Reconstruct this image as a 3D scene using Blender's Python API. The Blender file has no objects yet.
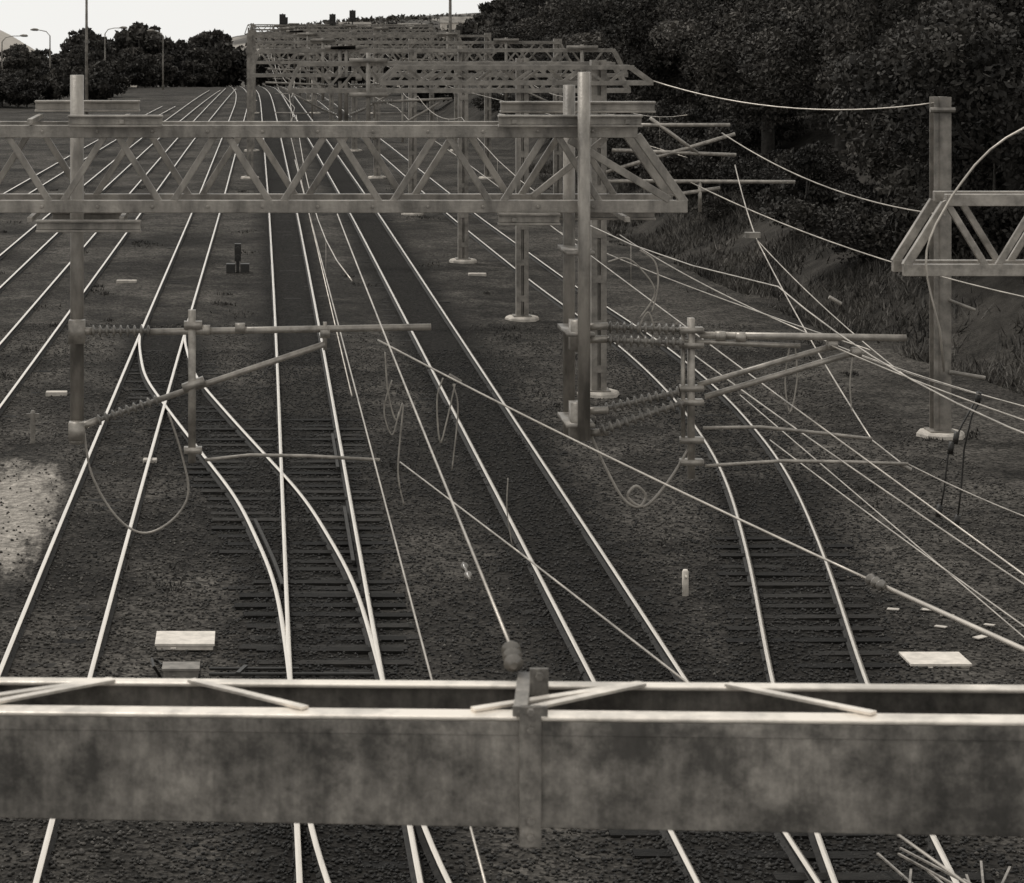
import bpy, math, random
import numpy as np
from mathutils import Vector, noise
random.seed(4); rng=np.random.default_rng(4)
scene=bpy.context.scene
CAMZ=8.12; F=2500.0
TINT=(1.04,0.95,0.84)
def tone(v): return (v*TINT[0],v*TINT[1],v*TINT[2],1)
# surveyed point: bearing/dip measured on the site picture + true range along the tracks -> world metres
def shot(u,v,Y): return Vector(((u-250)*Y/F, Y, CAMZ-(v-12)*Y/F))

# ------------------------------------------------------------ materials
def mat(name, lo, hi, scale=3.0, rough=0.6, metal=0.0, bump=0.0, bscale=40, detail=6, stretch=(1,1,1), contrast=(0.35,0.65), island=0.0, objvar=0.0):
    m=bpy.data.materials.new(name); m.use_nodes=True
    nt=m.node_tree; N=nt.nodes; L=nt.links; b=N['Principled BSDF']
    tc=N.new('ShaderNodeTexCoord'); mp=N.new('ShaderNodeMapping'); mp.inputs['Scale'].default_value=stretch
    L.new(tc.outputs['Object'],mp.inputs[0])
    n=N.new('ShaderNodeTexNoise'); n.inputs['Scale'].default_value=scale; n.inputs['Detail'].default_value=detail; n.inputs['Roughness'].default_value=0.65
    L.new(mp.outputs[0],n.inputs['Vector'])
    r=N.new('ShaderNodeValToRGB'); r.color_ramp.elements[0].position=contrast[0]; r.color_ramp.elements[1].position=contrast[1]
    r.color_ramp.elements[0].color=tone(lo); r.color_ramp.elements[1].color=tone(hi)
    L.new(n.outputs['Fac'],r.inputs[0])
    out=r.outputs[0]
    def scl(out,src,k):
        mr=N.new('ShaderNodeMapRange'); mr.inputs[3].default_value=1-k; mr.inputs[4].default_value=1+k
        L.new(src,mr.inputs[0])
        mx=N.new('ShaderNodeVectorMath'); mx.operation='SCALE'; L.new(out,mx.inputs[0]); L.new(mr.outputs[0],mx.inputs['Scale']); return mx.outputs[0]
    if island>0: out=scl(out,N.new('ShaderNodeNewGeometry').outputs['Random Per Island'],island)
    if objvar>0: out=scl(out,N.new('ShaderNodeObjectInfo').outputs['Random'],objvar)
    L.new(out,b.inputs['Base Color'])
    b.inputs['Roughness'].default_value=rough; b.inputs['Metallic'].default_value=metal
    if bump>0:
        n2=N.new('ShaderNodeTexNoise'); n2.inputs['Scale'].default_value=bscale; n2.inputs['Detail'].default_value=4
        L.new(tc.outputs['Object'],n2.inputs['Vector'])
        bp=N.new('ShaderNodeBump'); bp.inputs['Strength'].default_value=bump; bp.inputs['Distance'].default_value=0.02
        L.new(n2.outputs['Fac'],bp.inputs['Height']); L.new(bp.outputs[0],b.inputs['Normal'])
    return m
M_galv=mat('galvanised_steel',0.13,0.36,scale=5,rough=0.45,metal=0.25,bump=0.15,stretch=(1,1,0.4),detail=10)
M_galv_far=mat('weathered_steel',0.12,0.30,scale=3,rough=0.55,metal=0.15,detail=10)
M_tube=mat('aluminium_tube',0.20,0.42,scale=8,rough=0.4,metal=0.4)
M_ins=mat('glazed_insulator',0.10,0.22,scale=10,rough=0.25)
M_wire=mat('wire_metal',0.32,0.62,scale=2,rough=0.4,metal=0.5)
M_wire_dk=mat('wire_weathered',0.24,0.38,scale=6,rough=0.5,metal=0.2)
M_conc=mat('concrete',0.35,0.6,scale=4,rough=0.85,bump=0.2)
M_white=mat('white_paint',0.5,0.75,scale=6,rough=0.6,detail=9)
M_black=mat('black_paint',0.012,0.03,scale=6,rough=0.5)
M_dkbox=mat('grey_box_paint',0.12,0.24,scale=8,rough=0.6)
M_sleeper=mat('old_timber',0.006,0.024,scale=6,rough=0.85,bump=0.5,bscale=30,stretch=(1,6,1),island=0.6)
M_sleeper.node_tree.nodes['Principled BSDF'].inputs['Specular IOR Level'].default_value=.2
M_railside=mat('rail_rust',0.012,0.035,scale=10,rough=0.8)
M_railtop=mat('rail_polished',0.78,0.96,scale=2,rough=0.2,metal=0.95,stretch=(20,0.5,1))
M_bark=mat('bark',0.03,0.08,scale=8,rough=0.9,bump=0.4)
M_leaf=mat('foliage',0.014,0.06,scale=0.45,rough=0.75,island=0.45,contrast=(0.36,0.64),objvar=.45)
M_leaf2=mat('foliage_light',0.024,0.088,scale=0.45,rough=0.75,island=0.45,contrast=(0.36,0.64),objvar=.45)
for m_ in (M_leaf,M_leaf2): m_.node_tree.nodes['Principled BSDF'].inputs['Specular IOR Level'].default_value=.25
M_grass=mat('dry_grass',0.03,0.12,scale=0.4,rough=0.9,island=0.5)
M_weed=mat('weeds',0.02,0.07,scale=0.4,rough=0.9,island=0.5)
M_stone=mat('ballast_stone',0.022,0.08,scale=1.5,rough=0.9,island=0.65)
M_stone_dk=mat('oily_shade_stone',0.007,0.028,scale=1.5,rough=0.8,island=0.7)  # stones for oily track beds and for the painted shadow patches
M_hill=mat('far_hill',0.30,0.40,scale=0.01,rough=1)  # pale grey paints distance haze into the hill's colour
M_ridge=mat('ridge_ground',0.06,0.32,scale=0.03,rough=1,contrast=(0.45,0.62))

def beam_mat(name,k=1.0,rough=.5,metal=.15):
    m=bpy.data.materials.new(name); m.use_nodes=True; nt=m.node_tree; N=nt.nodes; L=nt.links; b=N['Principled BSDF']
    tc=N.new('ShaderNodeTexCoord')
    def nz(scale,st,det=6,rg=0.6):
        mp=N.new('ShaderNodeMapping'); mp.inputs['Scale'].default_value=st; L.new(tc.outputs['Object'],mp.inputs[0])
        n=N.new('ShaderNodeTexNoise'); n.inputs['Scale'].default_value=scale; n.inputs['Detail'].default_value=det; n.inputs['Roughness'].default_value=rg
        L.new(mp.outputs[0],n.inputs['Vector']); return n.outputs['Fac']
    def ramp(f,a,b_,p0,p1,raw=True):
        r=N.new('ShaderNodeValToRGB'); e=r.color_ramp.elements; e[0].position=p0; e[1].position=p1; e[0].color=(a,a,a,1) if raw else tone(a); e[1].color=(b_,b_,b_,1) if raw else tone(b_); L.new(f,r.inputs[0]); return r.outputs[0]
    def mul(a,c,f=1.0):
        x=N.new('ShaderNodeMix'); x.data_type='RGBA'; x.blend_type='MULTIPLY'; x.inputs[0].default_value=f; L.new(a,x.inputs[6]); L.new(c,x.inputs[7]); return x.outputs[2]
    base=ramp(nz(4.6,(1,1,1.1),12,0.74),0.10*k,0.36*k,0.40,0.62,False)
    streak=ramp(nz(7,(1.6,1,0.3)),0.7,1.0,0.35,0.6)
    drip=ramp(nz(26,(1.5,1,0.06),3),0.85,1.0,0.35,0.55)
    fine=ramp(nz(40,(1,1,.6),6,.7),0.8,1.1,0.35,0.6)
    blot=ramp(nz(1.5,(1,1,1),4),0.65,1.1,0.38,0.6)
    L.new(mul(mul(mul(mul(base,streak),drip),blot),fine),b.inputs['Base Color'])
    b.inputs['Roughness'].default_value=rough; b.inputs['Metallic'].default_value=metal
    bp=N.new('ShaderNodeBump'); bp.inputs['Strength'].default_value=0.15; bp.inputs['Distance'].default_value=0.004; L.new(nz(50,(1,1,1)),bp.inputs['Height']); L.new(bp.outputs[0],b.inputs['Normal'])
    return m
M_beam=beam_mat('stained_beam'); M_beam_dk=beam_mat('stained_beam_shaded',.75)  # second copy darkened to paint the shade under the rear flange
M_flange=mat('worn_skylit_flange',0.5,0.88,scale=4,rough=0.35,metal=0.5,bump=0.1,detail=10,contrast=(.38,.55))  # worn galvanising, colour lightened to paint sky sheen on the beam top

def ground_mat():
    m=bpy.data.materials.new('gravel_ground'); m.use_nodes=True; nt=m.node_tree; N=nt.nodes; L=nt.links; b=N['Principled BSDF']
    tc=N.new('ShaderNodeTexCoord')
    def nz(scale,det=6,rg=0.6,st=None):
        n=N.new('ShaderNodeTexNoise'); n.inputs['Scale'].default_value=scale; n.inputs['Detail'].default_value=det; n.inputs['Roughness'].default_value=rg
        if st:
            mp=N.new('ShaderNodeMapping'); mp.inputs['Scale'].default_value=st; L.new(tc.outputs['Object'],mp.inputs[0]); L.new(mp.outputs[0],n.inputs['Vector'])
        else: L.new(tc.outputs['Object'],n.inputs['Vector'])
        return n.outputs['Fac']
    def ramp(f,a,c,p0,p1,raw=False):
        r=N.new('ShaderNodeValToRGB'); e=r.color_ramp.elements; e[0].position=p0; e[1].position=p1
        e[0].color=(a,a,a,1) if raw else tone(a); e[1].color=(c,c,c,1) if raw else tone(c); L.new(f,r.inputs[0]); return r.outputs[0]
    def mix(bt,f,a,c):
        x=N.new('ShaderNodeMix'); x.data_type='RGBA'; x.blend_type=bt
        if isinstance(f,float): x.inputs[0].default_value=f
        else: L.new(f,x.inputs[0])
        L.new(a,x.inputs[6]); L.new(c,x.inputs[7]); return x.outputs[2]
    base=ramp(nz(0.22,8,0.68),0.022,0.075,0.38,0.62)
    patch=ramp(nz(1.3,9,0.75),0.6,1.4,0.36,0.66,True)
    vo=N.new('ShaderNodeTexVoronoi'); vo.inputs['Scale'].default_value=19; L.new(tc.outputs['Object'],vo.inputs['Vector'])
    sep=N.new('ShaderNodeSeparateColor'); L.new(vo.outputs['Color'],sep.inputs[0])
    stones=ramp(sep.outputs[0],0.35,1.8,0.1,1.0,True)
    c=mix('MULTIPLY',1.0,mix('MULTIPLY',1.0,base,patch),stones)
    at=N.new('ShaderNodeAttribute'); at.attribute_name='stain_shade'  # oil-darkened track beds plus painted shadow patches
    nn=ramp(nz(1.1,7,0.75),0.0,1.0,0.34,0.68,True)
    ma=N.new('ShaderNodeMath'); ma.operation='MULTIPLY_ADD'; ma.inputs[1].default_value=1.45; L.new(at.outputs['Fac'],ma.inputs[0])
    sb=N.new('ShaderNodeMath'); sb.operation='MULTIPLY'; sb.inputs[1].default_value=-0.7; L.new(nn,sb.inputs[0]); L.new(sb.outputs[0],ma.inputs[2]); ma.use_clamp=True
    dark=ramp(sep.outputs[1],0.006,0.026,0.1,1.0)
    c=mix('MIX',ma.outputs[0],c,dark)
    at2=N.new('ShaderNodeAttribute'); at2.attribute_name='sand'
    m2=N.new('ShaderNodeMath'); m2.operation='MULTIPLY_ADD'; m2.inputs[1].default_value=4.8; L.new(at2.outputs['Fac'],m2.inputs[0])
    s2=N.new('ShaderNodeMath'); s2.operation='MULTIPLY'; s2.inputs[1].default_value=-6.0; L.new(nz(1.6,9,0.75,(1.3,.35,1)),s2.inputs[0]); L.new(s2.outputs[0],m2.inputs[2]); m2.use_clamp=True
    sand=ramp(nz(5,6,0.7),0.16,0.38,0.35,0.65)
    c=mix('MIX',m2.outputs[0],c,mix('MULTIPLY',.4,sand,stones))
    at3=N.new('ShaderNodeAttribute'); at3.attribute_name='veg'
    vg=ramp(nz(0.8,8,0.7),0.014,0.065,0.35,0.65)
    c=mix('MIX',at3.outputs['Fac'],c,vg)
    L.new(c,b.inputs['Base Color']); b.inputs['Roughness'].default_value=0.95; b.inputs['Specular IOR Level'].default_value=0.12
    bp=N.new('ShaderNodeBump'); bp.inputs['Strength'].default_value=0.8; bp.inputs['Distance'].default_value=0.04
    L.new(vo.outputs['Distance'],bp.inputs['Height']); L.new(bp.outputs[0],b.inputs['Normal'])
    return m
M_ground=ground_mat()

# ------------------------------------------------------------ mesh helpers
def link(o): scene.collection.objects.link(o); return o
def fast(name, V, faces, mats, idx=None, parent=None, smooth=False):
    me=bpy.data.meshes.new(name); V=np.asarray(V,dtype=np.float32)
    tot=np.concatenate([np.full(len(f),f.shape[1],dtype=np.int32) for f in faces]); loops=np.concatenate([f.ravel() for f in faces]).astype(np.int32)
    start=np.concatenate([[0],np.cumsum(tot)[:-1]]).astype(np.int32)
    me.vertices.add(len(V)); me.vertices.foreach_set('co',V.ravel())
    me.loops.add(len(loops)); me.loops.foreach_set('vertex_index',loops)
    me.polygons.add(len(tot)); me.polygons.foreach_set('loop_start',start); me.polygons.foreach_set('loop_total',tot)
    for m in mats: me.materials.append(m)
    if idx is not None: me.polygons.foreach_set('material_index',np.asarray(idx,dtype=np.int32))
    if smooth: me.polygons.foreach_set('use_smooth',np.ones(len(tot),dtype=bool))
    me.update(calc_edges=True); me.validate()
    o=link(bpy.data.objects.new(name,me)); o.parent=parent
    return o
def empty(name):
    e=bpy.data.objects.new(name,None); e.empty_display_size=0.2; return link(e)
class Part:
    def __init__(s): s.v=[]; s.f=[]
    def frame(s,p,q,up=None):
        d=(q-p).normalized(); u=Vector(up) if up else Vector((0,0,1))
        if abs(d.dot(u))>0.98: u=Vector((0,1,0))
        a=d.cross(u).normalized(); b=a.cross(d).normalized(); return d,a,b
    def box(s,p,q,w,h,up=None):
        p=Vector(p); q=Vector(q); d,a,b=s.frame(p,q,up); n=len(s.v)
        for c in (p,q):
            for i,j in ((-1,-1),(1,-1),(1,1),(-1,1)): s.v.append(c+a*(i*w/2)+b*(j*h/2))
        s.f+=[(n,n+1,n+2,n+3),(n+7,n+6,n+5,n+4)]+[(n+i,n+4+i,n+4+(i+1)%4,n+(i+1)%4) for i in range(4)]
    def path(s,pts,r,n=6,cap=True):
        pts=[Vector(p) for p in pts]; rr=r if isinstance(r,(list,tuple)) else [r]*len(pts); base=len(s.v)
        for k,p in enumerate(pts):
            t=(pts[min(k+1,len(pts)-1)]-pts[max(k-1,0)])
            d,a,b=s.frame(Vector((0,0,0)),t)
            for i in range(n):
                an=2*math.pi*i/n; s.v.append(p+(a*math.cos(an)+b*math.sin(an))*rr[k])
        for k in range(len(pts)-1):
            for i in range(n):
                j=(i+1)%n; s.f.append((base+k*n+i,base+(k+1)*n+i,base+(k+1)*n+j,base+k*n+j))
        if cap:
            s.f.append(tuple(base+i for i in range(n))); s.f.append(tuple(base+(len(pts)-1)*n+i for i in reversed(range(n))))
    def tube(s,p,q,r,n=10,r2=None): s.path([p,q],[r,r if r2 is None else r2],n)
    def ribbed(s,p,q,rc,rd,cnt,n=12):
        p=Vector(p); q=Vector(q); pts=[p]; rr=[rc]
        for i in range(cnt):
            for t,r in ((0.2,rc),(0.42,rd),(0.55,rd*0.95),(0.72,rc)):
                pts.append(p.lerp(q,(i+t)/cnt)); rr.append(r)
        pts.append(q); rr.append(rc)
        s.path(pts,rr,n)
    def make(s,name,m,parent=None,smooth=False,bevel=0):
        me=bpy.data.meshes.new(name); me.from_pydata([tuple(v) for v in s.v],[],s.f); me.materials.append(m)
        if smooth:
            for p in me.polygons: p.use_smooth=len(p.vertices)==4
        me.update(); o=link(bpy.data.objects.new(name,me)); o.parent=parent
        if bevel:
            bm=o.modifiers.new('bevel','BEVEL'); bm.width=bevel; bm.segments=2
        return o

# ------------------------------------------------------------ terrain
yb=np.array([-50,0,40,56,63,90,112,160,200,260,400,9000]); xb=np.array([22,20,19,17.3,15.8,14.4,15.2,15.5,15,20,40,400])
def base_x(y): return np.interp(y,yb,xb)
def height(x,y):
    x=np.asarray(x,float); y=np.asarray(y,float)
    r=np.maximum(0,x-base_x(y)); z=4.6*(1-np.exp(-r/7.5))+0.07*np.minimum(r,80)
    z=z+0.25*np.sin(x*0.7+y*0.23)*np.clip(r/4,0,1)
    d=np.maximum(0,y-258); z=z-0.035*d*np.clip(d/60,0,1)
    l=np.maximum(0,-x-16); z=z+0.03*np.minimum(l,20)*np.sin(y*0.05)*0.5
    near=np.clip(1-np.abs(x)/40,0,1)
    z=z+0.02*np.sin(x*3.1+np.sin(y*0.9))*near
    return z
def hz(x,y): return float(height(x,y))

TR={
 'A':[(2,-2.6),(30,-2.5),(61,-2.2),(100,-1.75),(150,-1.3),(220,-.7),(250,-.8),(290,-2.2)],
 'M':[(2,.95),(30,1.03),(61,1.2),(100,1.33),(150,1.4),(220,1.5),(250,1.4),(290,0)],
 'R':[(2,4.65),(30,4.68),(100,4.55),(150,4.3),(220,3.8),(250,3.6),(290,2.2)],
 'B':[(10,-6.4),(20,-6.15),(55,-5.55),(100,-4.9),(156,-4.1),(215,-3.0),(240,-2.5),(262,-2.0)],
 'C':[(10,-9.2),(20,-8.9),(51,-8.15),(100,-7.4),(156,-6.4),(215,-4.9),(240,-4.2),(256,-3.6)],
 'D':[(10,-12.7),(20,-12.5),(60,-11.6),(100,-10.6),(156,-9.0),(200,-7.4),(212,-6.9)],
 'E':[(16,5.3),(23.5,5.95),(29.7,6.75),(36,7.8),(44,8.9),(52,9.4),(60,9.45),(73,8.95),(98,8.4),(150,7.8),(220,6.8),(250,6.0),(290,4.6)],
 'X':[(64,-2.2),(61,-2.17),(55,-1.78),(49,-.88),(41,.38),(35.2,.92),(30.2,1.04),(28.5,1.05)],
 'N':[(29,1.05),(26,1.08),(24,1.17),(22,1.35),(18,1.9),(12,3.0),(8,3.9)],
}
def centre(key):
    p=sorted(TR[key]); ys=np.arange(p[0][0],p[-1][0]+0.01,0.5); xs=np.interp(ys,[a for a,_ in p],[b for _,b in p])
    w=7 if key in 'XN' else (13 if key=='E' else 41)
    k=np.hanning(2*w+1)[1:-1]; k/=k.sum(); pad=np.pad(xs,w-1,mode='reflect',reflect_type='odd'); return ys,np.convolve(pad,k,'valid')
CL={k:centre(k) for k in TR}
def cx(key,y): return float(np.interp(y,*CL[key]))

def sym_axis(inner,step,ratio,limit):
    a=list(np.arange(0,inner,step)); s=step
    while a[-1]<limit: s*=ratio; a.append(a[-1]+s)
    return a
right=sym_axis(20,0.25,1.16,5000); xs=np.array(sorted(set([-v for v in right]+right)))
ys=[-30]; s=1.0
while ys[-1]<9000:
    if ys[-1]>120: s*=1.05
    ys.append(ys[-1]+s)
ys=np.array(ys)
XX,YY=np.meshgrid(xs,ys); ZZ=height(XX,YY)
def shade_patches(X,Y):  # soft shadow patches across the centre tracks, painted as darker ground
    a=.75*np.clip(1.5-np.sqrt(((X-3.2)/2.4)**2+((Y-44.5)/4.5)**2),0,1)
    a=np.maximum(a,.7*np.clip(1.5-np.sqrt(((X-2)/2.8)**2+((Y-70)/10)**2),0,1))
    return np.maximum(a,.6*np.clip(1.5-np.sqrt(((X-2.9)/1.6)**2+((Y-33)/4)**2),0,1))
stain_shade=np.zeros_like(XX)
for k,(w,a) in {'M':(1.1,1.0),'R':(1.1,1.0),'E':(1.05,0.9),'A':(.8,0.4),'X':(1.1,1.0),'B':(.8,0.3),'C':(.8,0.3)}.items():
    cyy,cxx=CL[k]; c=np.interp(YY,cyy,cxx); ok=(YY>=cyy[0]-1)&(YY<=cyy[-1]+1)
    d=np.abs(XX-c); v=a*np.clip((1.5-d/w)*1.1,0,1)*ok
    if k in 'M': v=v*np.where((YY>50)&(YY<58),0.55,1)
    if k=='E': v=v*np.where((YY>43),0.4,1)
    stain_shade=np.maximum(stain_shade,v)
stain_shade=np.maximum(stain_shade,shade_patches(XX,YY))  # painted shadow joins the oily bed mask
sand=np.clip(1.3-np.sqrt(((XX+4.15)/1.35)**2+((YY-40)/7)**2)*.85,0,1)
veg=np.clip((XX-base_x(YY)+1)/2,0,1); veg=np.maximum(veg,np.clip((YY-235)/20,0,1)*0.8); veg=np.maximum(veg,np.clip((-XX-15)/6,0,1)*0.7)
ny,nx=XX.shape; ii=np.arange(ny*nx).reshape(ny,nx)
Fq=np.stack([ii[:-1,:-1],ii[:-1,1:],ii[1:,1:],ii[1:,:-1]],-1).reshape(-1,4)
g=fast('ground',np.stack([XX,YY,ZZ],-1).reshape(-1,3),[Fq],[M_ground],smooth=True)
for nm,arr in (('stain_shade',stain_shade),('sand',sand),('veg',veg)):
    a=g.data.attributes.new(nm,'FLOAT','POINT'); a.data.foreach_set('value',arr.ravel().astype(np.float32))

def hill(name,cx0,cy0,wx,wy,top,base,m,n=60,rough=0.25,seed=0):
    V=[]
    for j in range(n+1):
        for i in range(n+1):
            a=i/n*2-1; b=j/n*2-1
            e=max(0,1-a**4)*max(0,1-b*b)
            nzv=noise.fractal(Vector((a*3+seed,b*3,seed)),1.0,2.0,5)
            V.append((cx0+a*wx,cy0+b*wy,base+(top-base)*e*(1+rough*0.12*nzv)))
    I=np.arange((n+1)**2).reshape(n+1,n+1)
    return fast(name,V,[np.stack([I[:-1,:-1],I[:-1,1:],I[1:,1:],I[1:,:-1]],-1).reshape(-1,4)],[m],smooth=True)
hill('hill',110,860,185,160,6.2,-45,M_ridge,seed=3,rough=0.5)
hill('hill',-700,4000,430,300,12,-130,M_hill,seed=9,rough=0.5)
hill('hill',190,1500,330,200,5,-90,M_ridge,seed=5,rough=0.5)

# ------------------------------------------------------------ tracks
prof=[(-.062,0),(-.062,.012),(-.012,.03),(-.012,.085),(-.031,.094),(-.033,.114),(-.026,.125),(.026,.125),(.033,.114),(.031,.094),(.012,.085),(.012,.03),(.062,.012),(.062,0)]
def rail_geo(ys_,xs_,zoff):
    n=len(prof); V=[]; 
    for y,x in zip(ys_,xs_):
        z0=min(0,-0.035*max(0,y-258)*min(1,max(0,y-258)/60))+zoff
        for a,b in prof: V.append((x+a,y,b+z0))
    Fs=[];ix=[]
    for k in range(len(ys_)-1):
        for i in range(n):
            j=(i+1)%n; Fs.append((k*n+i,k*n+j,(k+1)*n+j,(k+1)*n+i)); ix.append(1 if i in (5,6,7) else 0)
    return V,Fs,ix
def track(key,zoff=0.0,sleepers=True,ymax=120,half=0.555,exposed=()):
    e=empty('railway_track'); cy,cxx=CL[key]
    V=[];Fs=[];ix=[]
    for sgn in (-1,1):
        slope=np.gradient(cxx,cy)
        v,f,i=rail_geo(cy,cxx+sgn*half*np.sqrt(1+slope**2),zoff); o=len(V); V+=v; Fs+=[tuple(t+o for t in q) for q in f]; ix+=i
    fast('rails',V,[np.array(Fs)],[M_railside,M_railtop],ix,e)
    if sleepers:
        p=Part(); y=cy[0]
        while y<min(ymax,cy[-1]):
            ex=any(a<=y<=b for a,b in exposed)
            c=cx(key,y)+random.uniform(-.06,.06); L_=1.0+random.uniform(-.08,.08); zt=(0.03 if ex else -0.010)+random.uniform(-.012,.010)
            a=random.uniform(-.03,.03)
            p.box((c-L_,y-a,zt-.065-random.uniform(0,.02)),(c+L_,y+a,zt-.065-random.uniform(0,.02)),0.2,0.13); y+=0.62+random.uniform(-.04,.04)
        p.make('sleepers',M_sleeper,e)
    return e
track('A'); track('M',exposed=((31,36),)); track('R',exposed=((24,27),)); track('B',ymax=90); track('C',ymax=90); track('D',sleepers=False); track('E',0.0,exposed=((31,39),(17,26)))
eX=track('X',-0.003,sleepers=False); track('N',-0.003,sleepers=False)
p=Part(); y=29.0
while y<58:
    a=cx('X',y); b=cx('M',y) if y<50 else a; lo=min(a,b)-1.05+random.uniform(-.15,.1); hi=max(a,b)+1.05+random.uniform(-.1,.15); zt=random.uniform(.005,.034) if y<50 else random.uniform(-.01,.012)
    p.box((lo,y+random.uniform(-.03,.03),zt-.05-random.uniform(0,.02)),(hi,y,zt-.05-random.uniform(0,.02)),0.22,0.1); y+=0.58+random.uniform(-.04,.04)
p.make('turnout_bearers',M_sleeper,eX)
p=Part()
for y0,y1,key,off in ((36.5,40.5,'M',0.44),(35,39.5,'X',-0.44),(44,47.5,'M',0.44)):
    pts=[(cx(key,t)+off,t,0.09) for t in np.linspace(y0,y1,8)]
    for a,b in zip(pts[:-1],pts[1:]): p.box(a,b,0.05,0.05)
p.make('check_rails',M_railside,eX)

# ------------------------------------------------------------ stones
def stones(name,n,x0,x1,y0,y1,m,sel):
    X=rng.uniform(x0,x1,n*3); Y=y0+(y1-y0)*rng.random(n*3)**1.6
    st=np.zeros_like(X)
    for k,w in (('M',1.5),('R',1.5),('E',1.4),('X',1.5)):
        cy,c=CL[k]; d=np.abs(X-np.interp(Y,cy,c)); ok=(Y>=cy[0])&(Y<=cy[-1]); st=np.maximum(st,np.clip(1.3-d/w*0.9,0,1)*ok)
    st=np.maximum(st,shade_patches(X,Y))  # dark stones also fill the painted shadow patches
    st=st+rng.uniform(-.35,.35,len(X)); keep=(st>0.5) if sel else (st<=0.5)
    keep&=(((X+4.15)/1.2)**2+((Y-40)/7)**2>1)|(rng.random(len(X))<.15)
    X=X[keep][:n]; Y=Y[keep][:n]; n=len(X)
    s=rng.uniform(.012,.034,n); o=np.array([[1,0,0],[0,1,0],[-1,0,0],[0,-1,0],[0,0,.7],[0,0,-.7]],float)
    V=o[None]*s[:,None,None]*rng.uniform(.6,1.3,(n,6,1)); an=rng.uniform(0,6.28,n); c,sn=np.cos(an),np.sin(an)
    x=V[:,:,0]*c[:,None]-V[:,:,1]*sn[:,None]; y=V[:,:,0]*sn[:,None]+V[:,:,1]*c[:,None]
    W=np.stack([x+X[:,None],y+Y[:,None],V[:,:,2]+0.012+height(X,Y)[:,None]],-1).reshape(-1,3)
    f=np.array([[0,1,4],[1,2,4],[2,3,4],[3,0,4],[1,0,5],[2,1,5],[3,2,5],[0,3,5]])
    return fast(name,W,[(f[None]+6*np.arange(n)[:,None,None]).reshape(-1,3)],[m])
stones('ballast_gravel',60000,-9,13,21,65,M_stone,False)
stones('ballast_gravel',50000,-3,11,21,60,M_stone_dk,True)

# ------------------------------------------------------------ vegetation
def leaves(C,size):
    n=len(C); a=rng.normal(size=(n,3)); a/=np.linalg.norm(a,axis=1)[:,None]; b=rng.normal(size=(n,3)); b-=a*(a*b).sum(1)[:,None]; b/=np.linalg.norm(b,axis=1)[:,None]
    s=(size*rng.uniform(.5,1.4,n))[:,None]; a=a*s; b=b*s*0.55
    V=np.stack([C-a,C+b,C+a,C-b],1).reshape(-1,3); return V,np.arange(4*n).reshape(n,4)
def tree_mesh(name,seed,H,R,nleaf,leaf,lm,ncl=38,low=0.0,crs=(.16,.36)):
    r=np.random.default_rng(seed); random.seed(seed)
    P=Part(); cl=[]
    for i in range(ncl):
        d=r.normal(size=3); d/=np.linalg.norm(d); d[2]=d[2]*0.9+0.1; rad=r.uniform(.45,1.0)
        cl.append((d[0]*R*rad,d[1]*R*rad,H*(0.56-low)+d[2]*H*(0.40+low*.3)*rad))
    cl=np.array(cl); cr=r.uniform(crs[0],crs[1],ncl)*R
    lean=Vector((r.uniform(-.3,.3),r.uniform(-.3,.3),0))
    tp=[Vector((0,0,-0.6)),Vector((0,0,H*.15))+lean*.3,Vector((0,0,H*.4))+lean,Vector((0,0,H*.75))+lean*1.4]
    P.path(tp,[H*.035,H*.027,H*.02,H*.006],8,cap=False)
    for i in range(0,ncl,3):
        st=tp[1].lerp(tp[2],r.random()); e=Vector(cl[i]); mid=st.lerp(e,.5)+Vector((0,0,-.1*H*r.random()))
        P.path([st,mid,e],[H*.013,H*.008,H*.003],5,cap=False)
    w=cr**2; ch=r.choice(ncl,nleaf,p=w/w.sum()); d=r.normal(size=(nleaf,3)); d/=np.linalg.norm(d,axis=1)[:,None]
    d[:,2]=np.abs(d[:,2])*np.where(r.random(nleaf)<.8,1,-1)
    C=cl[ch]+d*(cr[ch]*r.random(nleaf)**.3)[:,None]*np.array([1,1,.62])
    C[:,2]=np.maximum(C[:,2],0.15)
    LV,LF=leaves(C,leaf); n0=len(P.v); V=np.concatenate([np.array([tuple(v) for v in P.v]),LV]); 
    Fa=[np.array(P.f),LF+n0]; o=fast(name,V,Fa,[M_bark,lm],[0]*len(P.f)+[1]*len(LF)); me=o.data; bpy.data.objects.remove(o); return me
near=[tree_mesh('crown_a',1,9,4.2,30000,.09,M_leaf,34,.06,(.2,.4)),tree_mesh('crown_b',2,10,3.8,30000,.09,M_leaf2,30,.06,(.2,.42)),tree_mesh('crown_c',3,8,4.4,30000,.095,M_leaf,38,.08,(.18,.36))]
bushm=[tree_mesh('bush_a',8,4,2.4,9000,.085,M_leaf2,26,.12,(.2,.4)),tree_mesh('bush_b',9,3.2,2.6,9000,.085,M_leaf,24,.12,(.2,.4))]
far=[tree_mesh('crown_d',5,6,3.2,4500,.28,M_leaf,34,.08),tree_mesh('crown_e',6,7,2.8,4500,.26,M_leaf2,30,.06),tree_mesh('crown_f',7,6,3.6,4500,.3,M_leaf,36,.08)]
random.seed(11)
def put(me,x,y,s,name='tree',sz=None):
    o=link(bpy.data.objects.new(name,me)); o.location=(x,y,hz(x,y)-.1); o.rotation_euler=(0,0,random.uniform(0,6.28)); o.scale=(s,s,s*(sz or random.uniform(.85,1.2))); return o
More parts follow.
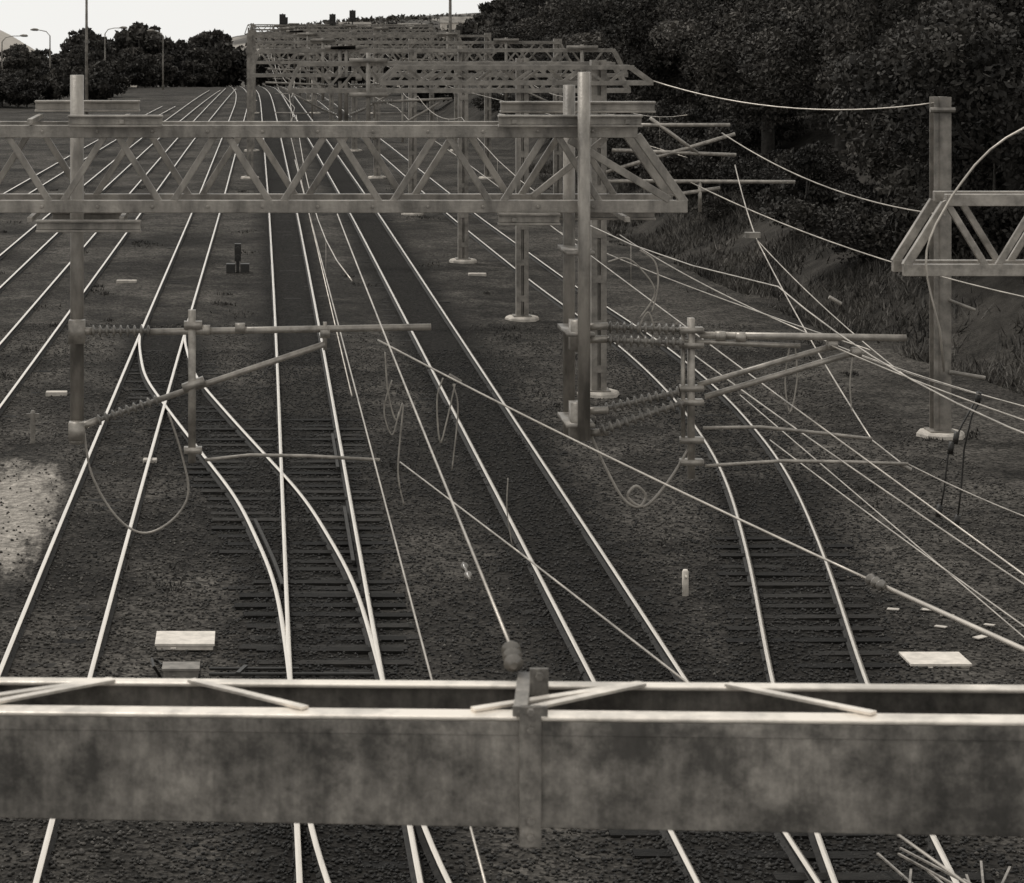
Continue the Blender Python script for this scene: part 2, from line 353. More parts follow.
for y in np.arange(50,180,6.6):
    for r_ in (5.5,11.5,19):
        x=float(base_x(y))+r_+random.uniform(-1.8,1.8); yy=y+random.uniform(-2.5,2.5)
        if x*F/yy+250>1150: continue
        put(random.choice(near),x,yy,random.uniform(.7,1.15))
for y in np.arange(50,178,2.3):
    x=float(base_x(y))+random.uniform(1.4,5.0); yy=y+random.uniform(-1,1)
    if x*F/yy+250<1100: put(random.choice(bushm),x,yy,random.uniform(.35,.95),'bush')
for i in range(34):
    y=random.uniform(180,262); x=random.uniform(14,44); put(random.choice(far),x,y,random.uniform(.8,1.15))
for i in range(36):
    y=random.uniform(296,350); x=random.uniform(6,50); put(random.choice(far),x,y,random.uniform(1.0,1.3))
for i in range(40):
    y=random.uniform(305,360); x=random.uniform(-22,8); put(random.choice(far),x,y,random.uniform(.95,1.3))
for i in range(22):
    y=random.uniform(264,300); x=random.uniform(-26,-6); put(random.choice(far),x,y,random.uniform(.5,.8))
for i in range(26):
    y=random.uniform(212,226); x=-random.uniform(13,34); put(random.choice(far),x,y,random.uniform(.42,.56))
for i in range(12):
    y=random.uniform(262,285); x=random.uniform(9,30); put(random.choice(far),x,y,random.uniform(.8,1.1))
for i in range(18):
    y=random.uniform(232,270); x=-random.uniform(12,44)
    put(random.choice(far),x,y,random.uniform(.42,.56) if x/y*F+250<85 else random.uniform(.65,.9))
n=22000; X=rng.uniform(-72,290,n); Y=rng.uniform(760,860,n)
a=(X-110)/185; b=(Y-860)/160; Zr=-45+51.2*np.clip(1-a**4,0,1)*np.clip(1-b*b,0,1)
keep=(np.sin(X*.09+2*np.sin(Y*.05))+np.sin(X*.031)>-.7); C=np.stack([X,Y,Zr+rng.uniform(-1,1.2,n)],-1)[keep]
V,Fq=leaves(C,1.0); fast('distant_trees',V,[Fq],[M_leaf2])
def grass(name,n,fx,h0,h1,m):
    X,Y=fx(n); n=len(X); Z=height(X,Y); h=rng.uniform(h0,h1,n); an=rng.uniform(0,6.28,n); w=.02+.015*rng.random(n)
    dx=np.cos(an)*w; dy=np.sin(an)*w; lx=rng.normal(0,.5,n)*h; ly=rng.normal(0,.5,n)*h
    V=np.stack([np.stack([X-dx,Y-dy,Z-.02],-1),np.stack([X+dx,Y+dy,Z-.02],-1),np.stack([X+lx,Y+ly,Z+h],-1)],1).reshape(-1,3)
    return fast(name,V,[np.arange(3*n).reshape(n,3)],[m])
def slope(n):
    Y=rng.uniform(44,130,n); X=base_x(Y)-1.2+6*rng.random(n)**1.4; k=np.sin(X*1.7+np.sin(Y*.8)*2)+np.sin(Y*.6)+rng.normal(0,.6,n)>-.2; return X[k],Y[k]
grass('grass',70000,slope,.08,.34,M_grass)
def tufts(n):
    c=240; cx_=rng.uniform(-14,14,c); cy_=rng.uniform(24,120,c); ok=np.ones(c,bool)
    for k in ('M','R','E','A','X'):
        ok&=~((np.abs(cx_-np.interp(cy_,*CL[k]))<1.2))
    cx_=cx_[ok]; cy_=cy_[ok]; i=rng.integers(0,len(cx_),n); s=rng.uniform(.05,.3,len(cx_)); return cx_[i]+rng.normal(0,1,n)*s[i],cy_[i]+rng.normal(0,1,n)*s[i]*1.5
grass('weeds',6000,tufts,.03,.1,M_weed)

# ------------------------------------------------------------ overhead line structures
def mast(e,x,y,top,w=.32,base=True,name='mast',solid=False):
    p=Part(); z0=hz(x,y)
    def bx(x0,x1,y0,y1,za,zb):
        n=len(p.v)
        for z in (za,zb):
            for a,b in ((x0,y0),(x1,y0),(x1,y1),(x0,y1)): p.v.append(Vector((a,b,z)))
        p.f.extend([(n+3,n+2,n+1,n),(n+4,n+5,n+6,n+7)]+[(n+i,n+(i+1)%4,n+4+(i+1)%4,n+4+i) for i in range(4)])
    if solid:
        bx(x-w/2,x+w/2,y-w/2,y-w/2+.02,z0,top); bx(x-w/2,x+w/2,y+w/2-.02,y+w/2,z0,top); bx(x-.012,x+.012,y-w/2+.02,y+w/2-.02,z0,top)
        bx(x-w*.2,x-w*.17,y-w/2-.03,y-w/2-.001,z0,top); 
    else:
        for s_ in (-1,1):
            xa=x+s_*w*.5; 
            bx(min(xa,xa-s_*.02),max(xa,xa-s_*.02),y-w/2,y+w/2,z0,top)
            xi=xa-s_*.021; xo=xa-s_*w*.40
            for yy in (y-w/2,y+w/2-.018): bx(min(xi,xo),max(xi,xo),yy,yy+.018,z0,top)
        for zz in np.arange(.5,top-z0-.1,.95): bx(x-w*.45,x+w*.45,y-w/2-.012,y-w/2-.001,z0+zz,z0+zz+.16); 
        bx(x-.012,x+.012,y-w*.4,y+w*.4,z0,top-.02)
    bx(x-w*.75,x+w*.75,y-w*.75,y+w*.75,z0+.1,z0+.13)
    p.make(name,M_galv_far,e)
    if base:
        q=Part(); q.path([(x,y,z0-.3),(x,y,z0+.06),(x,y,z0+.1)],[w*1.5,w*1.4,w*1.3],8); q.make('concrete_footing',M_conc,e)
def truss(P,x0,x1,y,zb,zt,dy=.6,pitch=.44,cs=.09,ds=.045,tl=0,tr=0,lace=True):
    for k,yy in enumerate((y,y+dy)):
        P.box((x0,yy,zb),(x1,yy,zb),cs*.7,cs); P.box((x0+tl,yy,zt),(x1-tr,yy,zt),cs*.7,cs)
        if tl: P.box((x0+.02,yy,zb+cs*.3),(x0+tl,yy,zt-cs*.3),cs*.6,ds*1.3)
        else: P.box((x0+.03,yy,zb),(x0+.03,yy,zt),cs*.5,cs*.6)
        if tr: P.box((x1-.02,yy,zb+cs*.3),(x1-tr,yy,zt-cs*.3),cs*.6,ds*1.3)
        else: P.box((x1-.03,yy,zb),(x1-.03,yy,zt),cs*.5,cs*.6)
        x=x0+tl+(pitch*.5 if k else 0); up=True
        while x+pitch<=x1-tr+.01:
            a,b=(zt,zb) if up else (zb,zt)
            P.box((x,yy,a),(x+pitch*.86,yy,b),ds*.7,ds)
            x+=pitch; up=not up
    if lace:
        x=x0+tl; up=True
        while x+pitch*1.5<=x1-tr:
            a,b=(y,y+dy) if up else (y+dy,y)
            P.box((x,a,zb-.01),(x+pitch*1.5,b,zb-.01),ds*.8,ds*.5); P.box((x,a,zt),(x+pitch*1.5,b,zt),ds*.8,ds*.5)
            x+=pitch*1.5; up=not up

G=empty('overhead_line_gantry')
P=Part(); truss(P,-9.0,shot(687,0,20).x,20.0,6.565,7.165,dy=.7,pitch=.44,cs=.1,ds=.052,tr=.4)
P.box((2.55,19.98,7.1),(3.35,19.98,6.62),.04,.06); P.box((2.3,20.35,6.62),(2.9,20.35,7.1),.04,.05)
x=-8.7
while x<2.9:
    for z in (6.565,7.165): P.tube((x,19.945,z),(x,19.966,z),.014,6)
    x+=.44
P.make('lattice_truss',M_galv,G,bevel=.005)
P=Part()
def ibar(P,x0,x1,y,z,h,w=.1):
    P.box((x0,y,z+h/2-.009),(x1,y,z+h/2-.009),w,.018); P.box((x0,y,z-h/2+.009),(x1,y,z-h/2+.009),w,.018); P.box((x0+.004,y,z),(x1-.004,y,z),.02,h-.038)
for (u0,u1,v,Y) in ((35,140,106,20.9),(68,163,121,19.88),(500,655,107,20.9),(498,642,121,19.88),(36,141,226,19.88),(52,128,217,20.9),(498,560,219,19.88),(500,655,214,20.9)):
    a=shot(u0,v,Y); b=shot(u1,v,Y); ibar(P,a.x,b.x,Y,a.z,.095)
for x,yy in ((-1.75,20.35),(-1.02,20.35),(2.1,20.35),(3.0,20.35)):
    P.box((x,19.85,7.25),(x,20.95,7.25),.04,.04); P.box((x,19.85,6.47),(x,20.95,6.47),.04,.04)
P.make('clamp_bars',M_galv,G,bevel=.004)
P=Part()
a=shot(77,75,20.35); b=shot(77,442,20.35); P.tube(b,a,.056,16); P.tube(b+Vector((0,0,-.01)),b+Vector((0,0,.03)),.065,16)
a=shot(584,72,19.78); b=shot(584,440,19.78); P.tube(b,a,.05,16)
a=shot(569,85,20.5); b=shot(569,437,20.5); P.tube(b,a,.05,16)
for v in (250,330,420):
    a=shot(562,v,20.1); b=shot(590,v,20.1); P.box(a,b,.6,.03)
P.make('drop_tubes',M_galv,G,smooth=True)
mast(G,-4.2,20.35,7.6,.28); mast(G,-8.6,20.35,7.6,.28)
def cantL():
    T=Part(); I=Part(); W=Part(); Y=20.2
    s=lambda u,v:shot(u,v,Y)
    I.ribbed(s(90,331),s(152,331),.018,.05,9); I.ribbed(s(96,421),s(160,399),.018,.046,9)
    T.tube(s(70,331),s(92,331),.03); T.tube(s(150,332),s(431,327),.028,12); T.tube(s(158,400),s(325,344),.025,12); T.tube(s(72,430),s(98,420),.03)
    T.box(s(192,310),s(192,462),.06,.075); T.box(s(184,325),s(202,325),.09,.06); T.box(s(183,388),s(204,380),.09,.06); T.box(s(184,450),s(202,450),.09,.05)
    for (u,v) in ((325,335),(205,332),(240,330)): T.tube(s(u-5,v-2),s(u+5,v-2),.042,12)
    T.path([s(205,460),s(250,455),(s(310,456)),s(380,460)],.014,8)
    T.box(s(77,320),s(77,343),.13,.13); T.box(s(77,422),s(77,440),.13,.13)
    T.box(s(325,322),s(325,350),.03,.03)
    def arc(pts,r=.009):
        P_=[s(*q) for q in pts]; out=[]
        for i in range(len(P_)-1):
            p0=P_[max(i-1,0)];p1=P_[i];p2=P_[i+1];p3=P_[min(i+2,len(P_)-1)]
            for t in np.linspace(0,1,7)[:-1]:
                out.append(.5*((2*p1)+(p2-p0)*t+(2*p0-5*p1+4*p2-p3)*t*t+(3*p1-p0-3*p2+p3)*t**3))
        out.append(P_[-1]); W.path(out,r,6)
    arc([(84,432),(92,475),(115,515),(142,533),(170,522),(188,495),(182,455),(168,412)],.010)
    arc([(385,352),(388,392),(396,420),(403,405),(398,470),(404,505)],.007)
    arc([(455,384),(447,420),(440,442),(437,400),(443,378)],.007); arc([(453,384),(458,410),(452,470)],.006)
    arc([(392,380),(384,410),(392,435),(399,412)],.006); arc([(508,478),(507,510),(512,545)],.005)
    T.make('cantilever_tubes',M_tube,G,smooth=True); I.make('insulators',M_ins,G,smooth=True); W.make('jumper_cables',M_wire_dk,G,smooth=True)
    T=Part(); I=Part(); W=Part()
    for dv,Yo in ((0,20.0),(13,19.85)):
        I.ribbed(shot(607,327+dv,Yo),shot(684,330+dv,Yo),.018,.048,11)
    I.ribbed(shot(604,409,20),shot(682,391,20),.018,.048,11); I.ribbed(shot(600,431,19.85),shot(684,402,19.85),.018,.048,11)
    s=lambda u,v:shot(u,v,19.95)
    for v in (327,340,411,433): T.tube(s(584,v),s(608,v-1),.03)
    T.tube(s(700,335),s(906,338),.028,12); T.tube(s(684,341),s(800,346),.02,10)
    T.tube(s(698,385),s(832,346),.022,10); T.tube(s(705,397),s(856,352),.024,10)
    T.box(s(691,318),s(691,478),.05,.07); T.box(s(683,330),s(683,440),.03,.03)
    for v in (330,345,388,402,440,462): T.box(s(680,v),s(703,v),.1,.045)
    T.path([s(703,428),s(760,427),s(820,433),s(872,439)],.014,8); T.path([s(705,466),s(780,461),s(850,462),s(908,464)],.014,8)
    T.box(s(578,320),s(578,350),.13,.17); T.box(s(578,402),s(578,438),.13,.17)
    for (u,v) in ((720,336),(740,337),(832,345),(856,352)): T.tube(s(u-5,v),s(u+5,v),.04,12)
    arc([(590,432),(603,462),(622,497),(638,507),(646,496),(636,486),(628,497),(645,506),(668,482),(688,450)],.012)
    arc([(790,345),(785,380),(790,412),(797,380),(795,346)],.006); arc([(853,352),(850,385),(852,412)],.006)
    arc([(608,262),(625,258),(640,268),(655,292),(640,318)],.007); arc([(640,250),(655,262),(658,285),(652,312)],.007)
    arc([(655,330),(648,312),(640,330),(655,344),(672,345)],.007)
    T.make('cantilever_tubes',M_tube,G,smooth=True); I.make('insulators',M_ins,G,smooth=True); W.make('jumper_cables',M_wire_dk,G,smooth=True)
cantL()

G=empty('overhead_line_gantry')
P=Part(); a=shot(903,270,21); b=shot(945,200,21); truss(P,a.x,13.5,21.0,a.z,b.z,dy=.35,pitch=.42,cs=.1,ds=.055,tl=b.x-a.x)
P.make('lattice_truss',M_tube,G,bevel=.005); mast(G,8.6,21.25,7.4,.28); mast(G,12.9,21.25,7.4,.28)
W=Part(); W.path([shot(u,v,20.9) for u,v in ((1060,112),(1024,128),(1006,138),(990,150),(975,165),(962,182),(952,196),(944,210),(936,224),(930,238),(927,250),(926,262),(927,276),(930,290),(940,330),(944,372))],.010,6); W.make('feeder_cable',M_wire,G,smooth=True)

# --- nearest built-up beam
G=empty('steel_gantry_beam'); 
def fy(x): return 7.258-.192*x
def fz(x): return 6.082+.0437*x
x0,x1=-4.5,6.0
def strip(P,dy0,dy1,dz0,dz1):
    n=len(P.v)
    for x in (x0,x1):
        for a,b in ((dy0,dz0),(dy1,dz0),(dy1,dz1),(dy0,dz1)): P.v.append(Vector((x,fy(x)+a,fz(x)+b)))
    P.f.extend([(n,n+1,n+2,n+3),(n+7,n+6,n+5,n+4)]+[(n+i,n+4+i,n+4+(i+1)%4,n+(i+1)%4) for i in range(4)])
P=Part(); strip(P,0,.012,-.316,-.0125); strip(P,.0125,.10,-.316,-.304); P.make('channel_web',M_beam,G,bevel=.003)
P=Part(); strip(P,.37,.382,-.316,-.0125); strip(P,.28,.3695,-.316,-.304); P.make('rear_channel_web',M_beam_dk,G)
P=Part(); strip(P,-.004,.075,-.012,0); strip(P,.33,.384,-.012,0); P.make('top_flanges',M_flange,G,bevel=.004)
P=Part(); strip(P,-.0035,-.0003,-.052,-.0125); P.make('edge_doubler',M_beam,G,bevel=.001)
P=Part()
for k in range(-3,4):
    o=k*1.58
    for bx_,fx_ in ((-.42,-.80),(-.18,.16),(1.15,.64)):
        xa=bx_+o; xc=fx_+o
        if x0<min(xa,xc) and max(xa,xc)<x1: P.box((xa,fy(xa)+.34,fz(xa)+.006),(xc,fy(xc)+.05,fz(xc)+.006),.03,.008)
P.make('lacing_bars',M_flange,G)
P=Part()
xc=.795
def pb(x,dy,dz0,dz1,w,t): P.box((x,fy(x)+dy,fz(x)+dz0),(x,fy(x)+dy,fz(x)+dz1),w,t,up=(0,1,0))
pb(xc,-.014,-.365,.035,.062,.014); pb(xc+.06,.30,-.02,.06,.055,.014)
P.box((xc-.03,fy(xc)-.02,fz(xc)+.018),(xc+.03,fy(xc)+.4,fz(xc)+.018),.04,.010) 
P.box((xc,fy(xc)-.02,fz(xc)-.35),(xc,fy(xc)+.4,fz(xc)-.35),.062,.014)
for dz in (.02,-.335,-.03,-.29):
    P.tube((xc,fy(xc)-.037,fz(xc)+dz),(xc,fy(xc)-.020,fz(xc)+dz),.012,6)
P.tube((xc+.06,fy(xc)+.27,fz(xc)+.04),(xc+.06,fy(xc)+.30,fz(xc)+.04),.014,6)
P.box((xc-.05,fy(xc)-.012,fz(xc)+.02),(xc+.05,fy(xc)-.012,fz(xc)+.02),.012,.03)
P.make('beam_clamp',M_beam,G,bevel=.002)
P=Part(); c=Vector((.79,fy(.8)+.38,fz(.8)+.045)); P.ribbed(c,c+Vector((0,.10,.035)),.012,.03,3,16); P.make('anchor_insulator',M_ins,G,smooth=True)
for x in (-4.0,5.5): mast(G,x,fy(x)+.2,fz(x)-.33,.25)

# --- far gantries
def far_gantry(Y,xa,xz,zb,zt,masts,drops,pitch=.7,cs=.11,ds=.06,dy=.6,tr=.4):
    G=empty('overhead_line_gantry'); P=Part(); truss(P,xa,xz,Y-dy/2,zb,zt,dy=dy,pitch=pitch,cs=cs,ds=ds,tl=.3,tr=tr,lace=Y<90)
    P.make('lattice_truss',M_galv_far,G)
    for m in masts: mast(G,m,Y,zt+.15)
    T=Part(); I=Part()
    for (x,sg,ln) in drops:
        T.tube((x,Y-.45,zb+1.0),(x,Y-.45,4.6),.06,8); T.box((x-.5,Y-.5,zt+.1),(x+.5,Y-.5,zt+.1),.12,.12); T.box((x-.5,Y-.5,zb-.1),(x+.5,Y-.5,zb-.1),.12,.12)
        I.ribbed((x+sg*.1,Y-.45,5.75),(x+sg*.65,Y-.45,5.78),.03,.06,7,8); I.ribbed((x+sg*.1,Y-.45,4.8),(x+sg*.6,Y-.45,5.0),.03,.06,7,8)
        T.tube((x+sg*.65,Y-.45,5.78),(x+sg*ln,Y-.45,5.85),.035,8); T.tube((x+sg*.6,Y-.45,5.0),(x+sg*ln*.85,Y-.45,5.75),.03,8)
        T.tube((x+sg*.9,Y-.45,5.95),(x+sg*.9,Y-.45,4.7),.03,6); T.tube((x+sg*.9,Y-.45,4.85),(x+sg*(ln-.3),Y-.45,4.88),.02,6)
    T.make('drop_tubes_and_cantilevers',M_galv_far,G,smooth=True); I.make('insulators',M_ins,G,smooth=True)
    return G
G53=far_gantry(53,2.75,8.5,6.62,6.95,[7.38],[],pitch=.5,cs=.09)
T=Part(); s=lambda u,v:shot(u,v,52.7)
for a,b in (((606,125),(730,125)),((606,172),(735,134)),((612,150),(736,155)),((606,181),(795,182)),((606,205),(720,188)),((650,118),(700,155)),((700,182),(700,212))): T.tube(s(*a),s(*b),.04,8)
T.make('cantilever_tubes',M_tube,G53,smooth=True)
far_gantry(66,1.0,10.0,6.05,6.75,[7.18],[(3.1,1,2.2)])
far_gantry(81,0.0,12.2,6.07,6.88,[6.9],[(2.9,-1,2.4),(3.1,1,2.2),(10.7,-1,2.6)])
far_gantry(100,0.0,12.8,6.1,6.9,[6.5,12.3],[(2.9,-1,2.2),(10.2,-1,2.4)],pitch=.8)
far_gantry(122,-.2,12,6.15,6.95,[6.2,.0,11.6],[(2.8,-1,2.0),(9.6,-1,2.2)],pitch=.8)
far_gantry(146,0,12.5,6.1,6.9,[.1,6.1,12.1],[(2.8,1,2.0),(2.6,-1,2.0)],pitch=.9)
far_gantry(172,0,13,6.1,6.9,[.0,5.6,12.5],[(2.6,-1,2.0),(9,-1,2)],pitch=.9)
far_gantry(200,-.2,15,6.1,6.95,[.3,5.2,10],[(2.4,-1,2.0),(8,-1,2)],pitch=1)
far_gantry(228,-.5,17,6.1,6.95,[.2,5.3,12],[(4,-1,2.0)],pitch=1)
def signal(x,y,z):
    e=empty('railway_signal'); p=Part(); p.tube((x,y,z-.9),(x,y,z+.9),.05,8); p.box((x,y-.12,z),(x,y-.12,z+.8),.36,.16); p.box((x,y-.08,z-.05),(x,y-.08,z+.85),.5,.03)
    for k in (.2,.45,.68): p.tube((x,y-.2,z+k),(x,y-.38,z+k+.0),.09,10)
    p.make('signal_head',M_black,e)
signal(2.6,200,7.1); signal(6.6,200,7.1); signal(3.2,228,6.8); signal(8.2,200,7.4)

G=empty('overhead_line_mast'); mast(G,13.2,47.8,6.45+.05,.33,solid=True)
T=Part(); s=lambda u,v:shot(u,v,47.6)
T.tube(s(949,372),s(985,378),.04,8); T.tube(s(949,300),s(975,310),.03,8); T.tube(s(930,110),s(955,110),.05,8)
T.make('brackets',M_galv_far,G)
W=Part(); s=lambda u,v:shot(u,v,24)
W.path([s(982,398),s(972,415),s(964,450),s(961,490),s(957,524)],.009,6); W.path([s(977,398),s(962,425),s(948,455),s(944,490),s(940,512)],.009,6)
for u,v in ((979,392),(957,432),(952,442),(958,515),(940,505)): W.tube(s(u,v),s(u-2,v+12),.028,8)
W.make('jumper_cable',M_black,None,smooth=True)

# ------------------------------------------------------------ wires
def wire(a,b,sag=0,r=.01,m=None,r2=None,n=16):
    a=Vector(a); b=Vector(b); pts=[a.lerp(b,t)-Vector((0,0,sag*4*t*(1-t))) for t in np.linspace(0,1,n)]
    rr=[(r+( (r2 or r)-r)*t)*.8 for t in np.linspace(0,1,n)]
    P=Part(); P.path(pts,rr,6); return P.make('overhead_wire',m or M_wire,None,smooth=True)
S=shot
def line_wires(key,off,zc,zm,spans):
    ysup=spans
    P=Part(); pts=[(cx(key,y)+off(y),y,zc) for y in ysup]; 
    P.path(pts,[.005+.00004*y for y in ysup],6); 
    mp=[]
    for a,b in zip(ysup[:-1],ysup[1:]):
        for t in np.linspace(0,1,9)[:-1]:
            y=a+(b-a)*t; xa=cx(key,a)+off(a); xb_=cx(key,b)+off(b); x=xa+(xb_-xa)*t; z=zm-.55*4*t*(1-t)*min(1,(b-a)/30)
            mp.append((x,y,z))
            if t in (0.25,0.5,0.75) and y>22: P.tube((x,y,zc),(x,y,z),.002,4)
    P.path(mp,[.005+.00004*q[1] for q in mp],6)
    P.make('overhead_wire',M_wire,None,smooth=True)
sp=[20.2,52.7,66,81,100,122,146,172,200,228]
line_wires('M',lambda y:(.18 if int(y)%2 else -.18),5.02,5.95,sp)
line_wires('R',lambda y:(-.4 if y<30 else (.18 if int(y)%2 else -.18)),5.02,5.9,[12]+sp)
line_wires('E',lambda y:(.15 if int(y)%2 else -.15),5.05,5.95,sp[1:])
wire((.84,8,5.0),(.95,52.7,5.0),0,.006,r2=.012); wire((.86,-5,5.0),(.84,8,5.0),0,.006)
e0=c+Vector((0,.10,.035)); wire(e0,(1.35,38.6,5.0),.02,.006,r2=.012)
wire(S(378,340,20.1),S(870,580,13.5),.03,.009); wire(S(870,580,13.5),S(1040,657,12),0,.015,r2=.018)
wire(S(400,462,20.1),S(520,553,15),.0,.007); wire(S(520,553,15),S(694,688,11),0,.007); wire(S(694,688,11),S(1100,980,7.9),0,.007)
P=Part(); P.ribbed(S(868,578,13.45),S(884,587,13.3),.01,.032,3,10); P.ribbed(S(463,563,17.5),S(470,580,17.2),.01,.03,2,8); P.make('wire_insulator',M_ins,None,smooth=True)
wire(S(650,80,53),S(940,102,47.8),.35,.018)
wire(S(722,133,52.7),S(945,215,44),.3,.016); wire(S(690,182,52.7),S(1100,312,40),.3,.016)
wire(S(620,235,60),S(800,330,38),.1,.014); wire(S(800,330,38),S(1100,425,26),.1,.011)
wire(S(560,232,66),S(870,350,30),.1,.013,r2=.01)
wire(S(735,165,52.5),S(757,240,46),.1,.015); wire(S(757,240,46),S(908,378,36),.1,.012); wire(S(757,240,46),S(872,440,33),.1,.014)
wire(S(872,440,33),S(905,466,30),0,.012)
wire(S(830,345,19.95),S(1100,445,15),.03,.007); wire(S(770,440,26),S(1100,680,17),.02,.008); wire(S(740,395,30),S(1060,668,19),0,.008)
wire(S(908,464,19.95),S(1060,530,17),.02,.006); wire(S(690,352,24),S(1060,608,15),.03,.008,r2=.007)
wire(S(850,352,19.95),S(980,395,24),.02,.007)
P=Part(); P.box(S(745,235,46),S(760,235,46),.12,.1); P.make('wire_clamp',M_galv,None)
P=Part()
for u,v,Y in ((835,300,42),(905,466,30),(455,378,18.9),):
    a=S(u-6,v-3,Y); b=S(u+6,v+4,Y); P.tube(a,b,.0008*Y,8)
P.make('wire_fittings',M_galv,None)

# ------------------------------------------------------------ lineside items
def cover(x,y,w,d,h,name='equipment_cover',m=M_conc):
    e=empty(name); p=Part(); p.box((x-w/2,y,h/2),(x+w/2,y,h/2),d,h); p.make('box',m,e,bevel=.012)
    q=Part(); q.box((x-w/2-.02,y,h+.015),(x+w/2+.02,y,h+.015),d+.04,.035); q.tube((x-w*.25,y-d/2-.03,h*.6),(x-w*.15,y-d/2-.03,h*.6),.012,6); q.make('lid',m,e,bevel=.008)
cover(-.83,32.1,.72,.62,.06,m=M_white); 
cover(-.84,30.5,.42,.3,.12,'point_machine',M_dkbox)
e=empty('point_rodding'); p=Part(); p.tube((-.5,30.4,.07),(1.5,30.4,.07),.02,8); p.tube((-.5,30.65,.07),(.6,30.65,.07),.02,8)
p.box((-.15,30.35,.09),(-.05,30.7,.09),.05,.03); p.path([(-1.1,30.5,.02),(-1.17,30.4,.16),(-1.2,30.6,.2),(-1.15,30.8,.12),(-1.08,30.7,.1)],.02,8); p.make('rods',M_black,e)
cover(8.55,31.2,.72,.55,.03,'concrete_slab',M_white); 
e=empty('marker_post'); p=Part(); p.path([(6.06,34.8,-.1),(6.06,34.8,.33),(6.06,34.8,.36)],[.045,.045,.03],12); p.box((6.06,34.75,.25),(6.06,34.75,.29),.02,.096); p.make('post',M_white,e,smooth=True)
e=empty('marker_post'); p=Part(); p.path([(-4.1,47.2,-.1),(-4.1,47.2,.55),(-4.1,47.2,.6)],[.05,.05,.03],12); p.box((-4.22,47.2,.5),(-3.98,47.2,.5),.05,.08); p.make('post',M_galv_far,e)
e=empty('dwarf_signal'); p=Part(); x,y=-.38,78
p.box((x,y,0),(x,y,.5),.1,.1); p.box((x,y-.05,.35),(x,y-.05,.9),.2,.24); p.box((x-.36,y,.02),(x-.08,y,.02),.3,.5); p.box((x+.08,y,.02),(x+.36,y,.02),.3,.5)
for k in (.5,.75): p.tube((x,y-.15,k),(x,y-.28,k),.07,10)
p.make('head_and_base',M_black,e)
for x,y,w in ((-3.7,75,.6),(-4.1,53,.45),(7.0,77,.55),(-1.8,45,.25)):
    e=empty('concrete_marker'); p=Part(); p.box((x-w/2,y,.03),(x+w/2,y,.03),.22,.1); p.make('block',M_conc,e,bevel=.015)
p=Part()
for i in range(6):
    x=random.uniform(8.6,10.3); y=random.uniform(32.2,34); r_=random.uniform(.03,.08); p.box((x-r_,y,.03),(x+r_,y+random.uniform(-.1,.1),.035),r_*1.4,.012)
p.make('litter',M_conc)
e=empty('scrap_rail_pile'); p=Part()
for i in range(16):
    x=random.uniform(5.9,7.0); y=random.uniform(21.8,23.8); a=random.choice((-1,1))*random.uniform(.7,1.4); p.box((x-.3*math.cos(a),y-.5*math.sin(a),.06+.01*i),(x+.3*math.cos(a),y+.5*math.sin(a),.06+.01*i),.022,.018)
p.make('bars',M_galv,e)

def lamp(x,y,h,r=.09,arm=1.6):
    e=empty('street_lamp'); p=Part(); z=hz(x,y); p.path([(x,y,z-.3),(x,y,z+h*.5),(x,y,z+h-.6),(x+arm*.2,y,z+h-.15),(x+arm*.6,y,z+h),(x+arm,y,z+h)],[r*1.3,r,r*.7,r*.6,r*.5,r*.5],8)
    p.make('pole',M_galv_far,e,smooth=True); q=Part(); q.path([(x+arm-.1,y,z+h+.02),(x+arm+.2,y,z+h+.05),(x+arm+.6,y,z+h+.03),(x+arm+.75,y,z+h)],[.05,.14,.13,.05],8); q.make('lantern',M_galv_far,e,smooth=True)
lamp(-11.9,182,13,.1); lamp(18.1,226,13.5,.14)
for u,v,Y,a in ((2,36,255,1.9),(50,30,255,-1.9),(105,28,262,1.6),(163,31,262,-1.6)):
    t=S(u,v,Y); lamp(t.x,Y,t.z-hz(t.x,Y),.08,a)
M_wall=mat('painted_wall',.45,.7,scale=.5,rough=.9); M_roof=mat('house_roof',.12,.25,scale=.5,rough=.8)
for i,(x,y) in enumerate([(20,800),(34,812),(52,806),(68,815),(80,800),(92,812),(101,806),(-20,812),(-34,806)]):
    e=empty('house'); a=(x-110)/185; b=(y-860)/160; z=-45+51.2*(1-a**4)*(1-b*b); w,d,h=random.uniform(4,6),6,2.6
    p=Part(); p.box((x-w,y,z+h/2-1),(x+w,y,z+h/2-1),d,h+2); p.make('walls',M_wall,e)
    p=Part(); p.v=[Vector(q) for q in ((x-w-.4,y-d/2-.4,z+h),(x+w+.4,y-d/2-.4,z+h),(x+w+.4,y+d/2+.4,z+h),(x-w-.4,y+d/2+.4,z+h),(x-w-.4,y,z+h+2),(x+w+.4,y,z+h+2))]; p.f=[(0,1,5,4),(2,3,4,5),(0,4,3),(1,2,5),(3,2,1,0)]; p.make('roof',M_roof,e)
    p=Part()
    for k in (-.6,-.1,.5): p.box((x+k*w-.5,y-d/2-.02,z+h*.55),(x+k*w+.5,y-d/2-.02,z+h*.55),.06,1.1)
    p.make('windows',M_black,e)

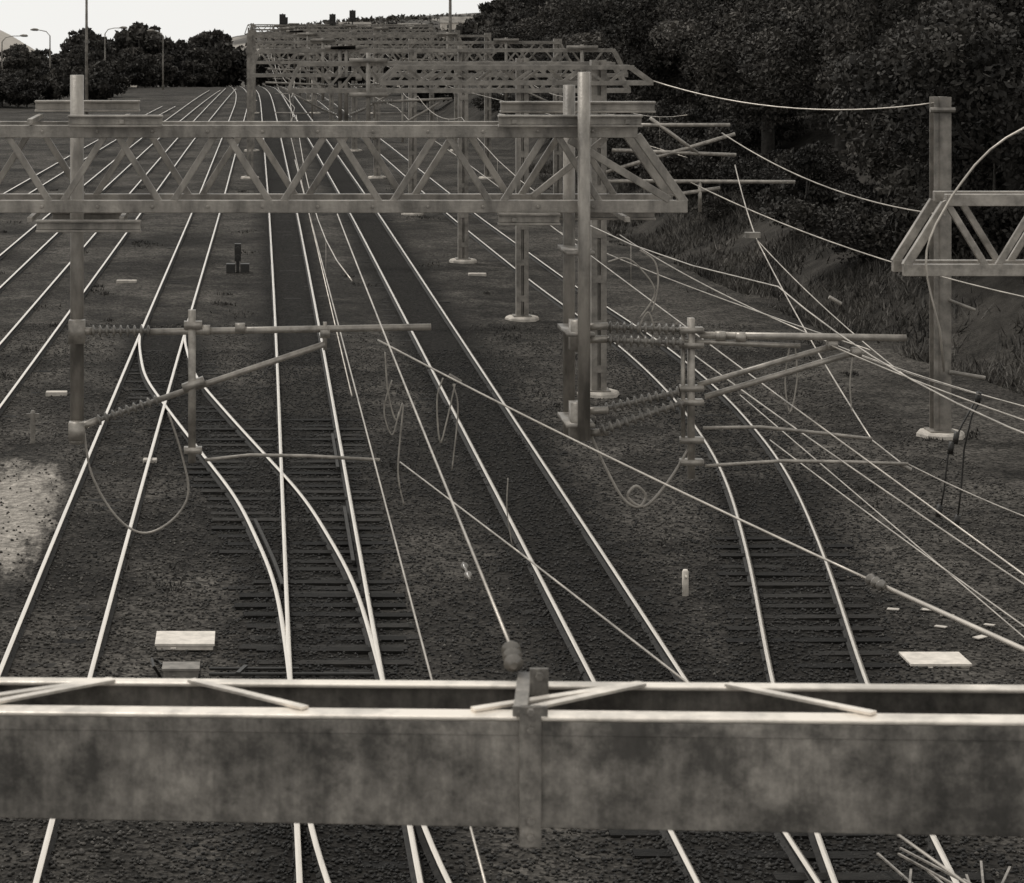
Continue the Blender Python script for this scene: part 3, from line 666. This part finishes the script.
# ------------------------------------------------------------ world, sun, camera
w=bpy.data.worlds.new('World'); scene.world=w; w.use_nodes=True; nt=w.node_tree; N=nt.nodes; L=nt.links; bg=N['Background']
tc=N.new('ShaderNodeTexCoord'); sp_=N.new('ShaderNodeSeparateXYZ'); L.new(tc.outputs['Generated'],sp_.inputs[0])
mx=N.new('ShaderNodeMath'); mx.operation='MAXIMUM'; mx.inputs[1].default_value=.03; L.new(sp_.outputs[2],mx.inputs[0])
cb=N.new('ShaderNodeCombineXYZ'); L.new(sp_.outputs[0],cb.inputs[0]); L.new(sp_.outputs[1],cb.inputs[1]); L.new(mx.outputs[0],cb.inputs[2])
sk=N.new('ShaderNodeTexSky'); sk.sky_type='NISHITA'; sk.sun_disc=False; sk.sun_elevation=math.radians(62); sk.sun_rotation=math.radians(-50); L.new(cb.outputs[0],sk.inputs['Vector'])
bw=N.new('ShaderNodeRGBToBW'); L.new(sk.outputs[0],bw.inputs[0])
mi=N.new('ShaderNodeMix'); mi.data_type='RGBA'; mi.inputs[0].default_value=.6; L.new(bw.outputs[0],mi.inputs[6]); mi.inputs[7].default_value=(8.9,8.8,8.4,1)
L.new(mi.outputs[2],bg.inputs['Color']); bg.inputs['Strength'].default_value=.12
sun=bpy.data.lights.new('sun','SUN'); sun.energy=1.5; sun.angle=math.radians(10); sun.color=(1,.97,.92)
so=link(bpy.data.objects.new('sun',sun)); az=math.radians(-50); el=math.radians(62)
d=Vector((math.sin(az)*math.cos(el),math.cos(az)*math.cos(el),math.sin(el))); so.rotation_euler=d.to_track_quat('Z','Y').to_euler()
cam=bpy.data.cameras.new('camera'); co=link(bpy.data.objects.new('camera',cam)); co.location=(0,0,CAMZ); co.rotation_euler=(math.radians(90),0,0)
cam.sensor_width=36; cam.lens=F*36/1024; cam.shift_x=262/1024; cam.shift_y=-429.5/1024; cam.clip_end=12000; cam.clip_start=.1
cam.dof.use_dof=True; cam.dof.focus_distance=38; cam.dof.aperture_fstop=11
scene.camera=co
scene.view_settings.view_transform='Standard'; scene.view_settings.look='None'; scene.view_settings.exposure=0
